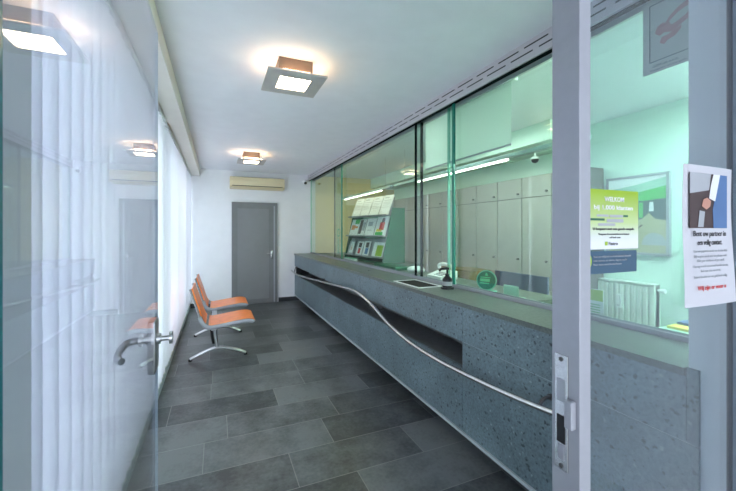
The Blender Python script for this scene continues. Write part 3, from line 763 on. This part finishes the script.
dc = thing('dome_camera', (3.75, 3.335, 2.5), 'small dark dome camera hanging under the white bulkhead before the cabinets', 'security camera')
MB().cyl((3.75, 3.335, 2.5), (3.75, 3.335, 2.38), .012).cyl((3.75, 3.335, 2.40), (3.75, 3.335, 2.37), .04, .05).build('mount', M['white'], dc, smooth=True)
MB().sphere((3.75, 3.335, 2.365), .045).build('dome', M['black'], dc, smooth=True)
dk = thing('staff_desk', (3.25, 3.2, 0), 'staff desk with blue-grey front panel behind the glass', 'desk')
B(3.05, 3.60, 2.55, 3.95, .71, .745).build('desktop', M['cabgap'], dk)
B(3.05, 3.07, 2.55, 3.95, .10, .71).build('front_panel', M['black'], dk)
for yy in (2.57, 3.91): B(3.07, 3.58, yy, yy+.03, 0, .71).build('desk_leg', M['black'], dk)
B(3.04, 3.06, 2.55, 3.28, .73, .985).build('privacy_screen', M['blue'], dk)
bx = thing('desk_pedestal', (3.6, 4.45, 0), 'pale wooden drawer unit behind the round green disc', 'drawer unit')
B(3.42, 3.80, 4.20, 4.75, .02, .86).build('body', M['wood'], bx)
for k in range(3):
    dd = B(3.405, 3.42, 4.21, 4.74, .04+k*.27, .29+k*.27, bev=.002).build('drawer', M['wood'], bx); B(3.395, 3.405, 4.42, 4.54, .20+k*.28, .215+k*.28).build('drawer_pull', M['knob'], dd)
for k in (0, 1, 2, 3): MB().cyl((3.45+.32*(k % 2), 4.25+.45*(k//2), 0), (3.45+.32*(k % 2), 4.25+.45*(k//2), .02), .02, seg=10).build('caster', M['black'], bx)

ra = thing('radiator', (4.08, 2.66, .28), 'pale ribbed panel radiator under the framed poster', 'radiator')
m = MB()
n = 10; y0, y1 = 2.13, 2.70
for k in range(n):
    yc = y0+(k+.5)*(y1-y0)/n
    m.prism([(4.045, yc-.022), (4.02, yc-.015), (4.02, yc+.015), (4.045, yc+.022)], 'z', .30, .875)
m.box(4.045, 4.10, y0, y1, .28, .895); m.build('fins', M['radiator'], ra)
B(4.02, 4.12, y0, y1, .895, .912, bev=.003).build('top_grille', M['radiator'], ra)
for yy in (y0, y1-.012): B(4.02, 4.12, yy, yy+.012, .28, .90).build('side_cover', M['radiator'], ra)
for yy in (2.25, 2.58): B(4.10, 4.1495, yy, yy+.03, .0, .8).build('wall_bracket', M['white'], ra)
MB().cyl((4.07, 2.10, .85), (4.07, 2.06, .85), .022).cyl((4.07, 2.10, .85), (4.07, 2.13, .85), .012).build('valve', M['white'], ra, smooth=True)
so = thing('clip_thermometer', (4.0, 2.47, .62), 'small white clip box hanging on the radiator front', 'thermometer')
B(4.0, 4.024, 2.445, 2.49, .62, .765, bev=.006).build('box', M['white'], so); B(3.998, 4.0005, 2.455, 2.48, .64, .655).build('slit', M['pgrey'], so)

# framed poster (plain generic advert with a parked car)
fp = thing('framed_poster', (4.14, 2.35, 1.2), 'framed green and sand poster with a car on the staff room wall', 'framed poster')
y0, y1, z0, z1 = 2.05, 2.665, 1.20, 2.045; x = 4.12
f = MB(); f.box(x-.012, 4.15, y0, y0+.025, z0, z1); f.box(x-.012, 4.15, y1-.025, y1, z0, z1); f.box(x-.012, 4.15, y0+.025, y1-.025, z0, z0+.025); f.box(x-.012, 4.15, y0+.025, y1-.025, z1-.025, z1)
f.build('frame', M['alu'], fp)
B(x, 4.148, y0+.025, y1-.025, z0+.025, z1-.025).build('sheet', M['teal'], fp)
def yz(poly, dx, mt, nm):
    MB().prism([(y1-.025-a*(y1-y0-.05), z0+.025+b*(z1-z0-.05)) for a, b in poly], 'x', x-dx-.0008, x-dx).build(nm, M[mt], fp)
yz([(0, .73), (.25, .76), (.55, .80), (1, .86), (1, .70), (.6, .68), (0, .70)], .001, 'pgreen', 'green_band')
yz([(0, .86), (.5, .90), (1, .97), (1, 1), (0, 1)], .001, 'paper', 'white_corner')
yz([(0, .38), (1, .38), (1, .70), (.6, .68), (0, .70)], .0005, 'filmink', 'street')
yz([(0, 0), (1, 0), (1, .42), (.82, .44), (.72, .52), (.6, .44), (.4, .42), (0, .40)], .0015, 'psand', 'car_body')
yz([(.80+.20*math.cos(t*PI/12), .10+.16*math.sin(t*PI/12)) for t in range(0, 13)], .002, 'pgrey', 'car_wheel')
yz([(.3, .18), (.32, .18), (.62, .36), (.60, .37)], .0025, 'pbrown', 'car_line')
yz([(.55, .46), (.62, .46), (.62, .66), (.55, .66)], .002, 'pgreen', 'figure')
yz([(.38, .46), (.46, .46), (.45, .64), (.39, .64)], .002, 'pskin', 'figure')
yz([(.72, .54), (.80, .54), (.79, .66), (.73, .66)], .002, 'paper', 'figure')
yz([(.06, .62), (.5, .66), (.5, .685), (.06, .645)], .002, 'paper', 'text_line')
structure(B(3.2, 4.15, .61, 2.0, 0, .012).build('trim_4', M['carpet']))

# ---------------------------------------------------------------- posters on the glass
RT, UP = (1, 0, 0), (0, 0, 1)
yp = .5385
ps = thing('sticker_poster', (.85, yp, 1.4), 'lime green and white notice stuck on the glass beside the door post', 'notice')
B(.760, .948, yp-.001, yp, 1.408, 1.546).build('sheet', M['limegrad'], ps)
q = yp-.0016
text('WELKOM', .0150, 'headline', M['paper'], ps, (.858, q, 1.519), RT, UP, bold=.0002, width=.070)
text('bij 1.000 klanten', .0140, 'headline', M['paper'], ps, (.856, q, 1.500), RT, UP, bold=.0002, width=.140)
m = MB(); m.box(.795, .836, q-.0003, q, 1.483, 1.488); m.box(.840, .888, q-.0003, q, 1.482, 1.488); m.box(.83, .89, q-.0003, q, 1.470, 1.478); m.box(.80, .86, q-.0003, q, 1.462, 1.468)
m.build('grey_text', M['pgrey'], ps)
for xa, xb, za in ((.890, .907, 1.483), (.772, .822, 1.474)): B(xa, xb, q-.0003, q, za, za+.005).build('dark_text', M['green'], ps)
text('U bespaart met een goede aanpak.', .0078, 'bold_line', M['ink'], ps, (.857, q, 1.4525), RT, UP, bold=.0002, width=.150)
text('Vraag naar de voorwaarden in uw kantoor', .006, 'small_line', M['ink'], ps, (.857, q, 1.441), RT, UP, width=.112)
text('of bel ons', .006, 'small_line', M['ink'], ps, (.86, q, 1.433), RT, UP, width=.04)
B(.823, .833, q-.0003, q, 1.4165, 1.4255).build('logo_mark', M['plime'], ps)
text('Fintro', .0115, 'logo_word', M['ink'], ps, (.853, q, 1.4168), RT, UP, width=.032)
sb = thing('sticker_strip', (.845, yp, 1.36), 'dark navy strip sticker with lime oval under the lime notice', 'sticker')
B(.760, .942, yp-.001, yp, 1.352, 1.4035).build('strip', M['pnavy'], sb)
MB().prism([(.7685+.0095*math.cos(t*PI/12), 1.382+.0155*math.sin(t*PI/12)) for t in range(24)], 'y', q-.0004, q).build('lime_oval', M['plime'], sb)
for zz, w, t in ((1.389, .135, 'Voor uw veiligheid wordt dit kantoor bewaakt'), (1.380, .12, 'met camera en alarm, dag en nacht'), (1.371, .10, 'Pour votre securite nos locaux')):
    text(t, .0066, 'text_line', M['pgrey'], sb, (.784+w/2, q, zz), RT, UP, width=w)

pp_ = thing('paper_notice', (1.25, .505, 1.25), 'white paper notice with a dark photo on top taped to the glass', 'notice')
# slightly curled sheet
def curl(u): return .005*math.sin(u*PI*1.1+.2)+.0
XA, XB, ZA, ZZ = 1.140, 1.388, 1.245, 1.630
m = MB(); n = 12
fr_, bk = [], []
for i in range(n+1):
    u = i/n; xx = XA+(XB-XA)*u; row = []; rb_ = []
    for j in range(9):
        w = j/8; yy = .5375-.012*math.sin(u*PI)*.25-.010*(1-w)**2*(.3+.7*u)
        row.append(m.bm.verts.new((xx+.004*math.sin(w*PI*2+.6), yy, ZA+(ZZ-ZA)*w))); rb_.append(m.bm.verts.new((xx+.004*math.sin(w*PI*2+.6), yy+.0006, ZA+(ZZ-ZA)*w)))
    fr_.append(row); bk.append(rb_)
for i in range(n):
    for j in range(8):
        m.bm.faces.new((fr_[i][j], fr_[i+1][j], fr_[i+1][j+1], fr_[i][j+1])); m.bm.faces.new((bk[i][j], bk[i][j+1], bk[i+1][j+1], bk[i+1][j]))
for i in range(n):
    m.bm.faces.new((fr_[i][0], bk[i][0], bk[i+1][0], fr_[i+1][0])); m.bm.faces.new((fr_[i][8], fr_[i+1][8], bk[i+1][8], bk[i][8]))
for j in range(8):
    m.bm.faces.new((fr_[0][j], fr_[0][j+1], bk[0][j+1], bk[0][j])); m.bm.faces.new((fr_[n][j], bk[n][j], bk[n][j+1], fr_[n][j+1]))
m.build('sheet', M['npaper'], pp_, smooth=True)
yq = .5325
def pic(poly, mt, nm, dy=0.): MB().prism([(1.160+a*.188, 1.458+b*.150) for a, b in poly], 'y', yq-.0006-dy, yq-dy).build(nm, M[mt], pp_)
pic([(0, 0), (1, 0), (1, 1), (0, 1)], 'pbrown', 'photo_print')
pic([(0, .62), (.5, .70), (.55, 1), (0, 1)], 'pgrey', 'photo_print', .0008)
pic([(.62, 0), (1, 0), (1, 1), (.80, 1), (.70, .7), (.60, .35)], 'pblue', 'photo_print', .0010)
pic([(.50, .55), (.66, .50), (.74, .78), (.80, 1), (.62, 1), (.55, .8)], 'paper', 'photo_print', .0012)
pic([(.30, .40), (.42, .34), (.52, .40), (.54, .50), (.44, .56), (.34, .52)], 'pskin', 'photo_print', .0016)
pic([(.20, .02), (.34, .02), (.38, .30), (.24, .32)], 'pgrey', 'photo_print', .0014)
yt = .5305
text('Bent uw partner in', .0215, 'headline', M['ink'], pp_, (1.258, yt, 1.436), RT, UP, bold=.0001, width=.165)
text('een veilig contact.', .0215, 'headline', M['ink'], pp_, (1.258, yt, 1.412), RT, UP, bold=.0001, width=.125)
for zz, w, t in ((1.392, .17, 'Laat uw gegevens nooit aan derden zien.'), (1.378, .17, 'Wij vragen u nooit naar uw geheime code.'), (1.366, .14, 'Niet per telefoon of per mail.'), (1.351, .18, 'Ontvangt u toch een vreemd bericht van ons,'), (1.338, .10, 'bel ons dan meteen.'), (1.322, .17, 'Samen houden we uw geld heel veilig.')):
    text(t, .0105, 'text_line', M['pgrey'], pp_, (1.258, yt-.002, zz), RT, UP, width=w)
text('Wij zijn er voor u', .0165, 'red_line', M['pred'], pp_, (1.260, yt-.004, 1.290), RT, UP, bold=.0002, width=.145)

npn = thing('phone_sign', (1.99, 1.02, 2.25), 'grey-green sign with a reddish hand and telephone high on the near glass', 'sign')
xs = 2.026; Ya, Yb = 1.125, .80
B(xs-.0015, xs, Yb, Ya, 2.245, 2.610).build('sheet', M['film'], npn)
def sgn(poly, mt, nm, dx=.0): MB().prism([(Ya-a, 2.245+b) for a, b in poly], 'x', xs-.0025-dx, xs-.0015-dx).build(nm, M[mt], npn)
lw_ = .004
m = MB()
m.box(xs-.003, xs-.0015, Ya-.305, Ya-.03, 2.300, 2.300+lw_); m.box(xs-.003, xs-.0015, Ya-.03-lw_, Ya-.03, 2.30, 2.59); m.box(xs-.003, xs-.0015, Ya-.305, Ya-.03, 2.586, 2.59); m.box(xs-.003, xs-.0015, Ya-.305, Ya-.301, 2.30, 2.59)
m.build('border_line', M['filmink'], npn)
ca = [(.085, .205), (.10, .18), (.13, .17), (.165, .19), (.19, .20), (.215, .235), (.215, .27), (.19, .29), (.15, .275), (.115, .25)]
sgn(ca, 'filmred', 'hand')
sgn([(.115, .225), (.15, .25), (.19, .262), (.20, .245), (.185, .225), (.15, .21), (.125, .205)], 'film', 'telephone', .001)
sgn([(.055, .195), (.075, .175), (.10, .185), (.105, .215), (.09, .235), (.065, .225)], 'filmred', 'thumb', .0005)
sgn([(.075, .14), (.095, .125), (.11, .14), (.14, .145), (.165, .17), (.165, .185), (.14, .175), (.11, .165), (.085, .165)], 'filmred', 'cord', .0005)
text('GSM uit a.u.b.', .018, 'caption', M['filmink'], npn, (xs-.003, Ya-.10, 2.272), (0, -1, 0), UP, width=.11)
text('Eteignez votre gsm', .011, 'caption', M['filmink'], npn, (xs-.003, Ya-.11, 2.256), (0, -1, 0), UP, width=.15)

# roller blind behind the near glass
rb = thing('roller_blind', (2.14, 2.47, 2.6), 'white translucent roller blind hanging high behind the near glass panel', 'blind')
M['roller'] = fabric('roller_fabric', (.80, .86, .82), .5)
B(2.120, 2.1215, 2.11, 3.35, 2.135, 2.645).build('cloth', M['roller'], rb)
MB().cyl((2.14, 2.10, 2.655), (2.14, 3.37, 2.655), .022).build('roller', M['white'], rb, smooth=True)
B(2.116, 2.126, 2.11, 3.35, 2.122, 2.138, bev=.002).build('bottom_bar', M['alu'], rb)
for yy in (2.09, 3.37): B(2.11, 2.17, yy, yy+.008, 2.63, H).build('wall_bracket', M['white'], rb)

# ---------------------------------------------------------------- world, camera, view
w = bpy.data.worlds.new('sky'); sc.world = w; w.use_nodes = True
bg = w.node_tree.nodes['Background']
tc = w.node_tree.nodes.new('ShaderNodeTexCoord'); sx = w.node_tree.nodes.new('ShaderNodeSeparateXYZ')
rr = w.node_tree.nodes.new('ShaderNodeValToRGB')
rr.color_ramp.elements[0].position = .0; rr.color_ramp.elements[0].color = (.78, .86, .98, 1)
rr.color_ramp.elements[1].position = .8; rr.color_ramp.elements[1].color = (.84, .91, 1.0, 1)
w.node_tree.links.new(tc.outputs['Generated'], sx.inputs[0]); w.node_tree.links.new(sx.outputs['Z'], rr.inputs['Fac'])
w.node_tree.links.new(rr.outputs['Color'], bg.inputs['Color'])
bg.inputs['Strength'].default_value = 1.65

cd = bpy.data.cameras.new('camera'); co = bpy.data.objects.new('camera', cd); col.objects.link(co)
cd.sensor_width = 36; cd.lens = 354/736*36; cd.shift_y = -14.5/736; cd.clip_start = .02
co.location = (0, 0, 1.45); co.rotation_euler = (PI/2, 0, -math.atan(151/354))
sc.camera = co
vs = sc.view_settings
vs.view_transform = 'Standard'; vs.look = 'None'; vs.exposure = 1.9; vs.gamma = 1; vs.use_curve_mapping = False
cy_ = sc.cycles
cy_.use_denoising = True
cy_.max_bounces = 14; cy_.transparent_max_bounces = 24; cy_.diffuse_bounces = 6; cy_.glossy_bounces = 6; cy_.transmission_bounces = 8
cy_.sample_clamp_indirect = 6
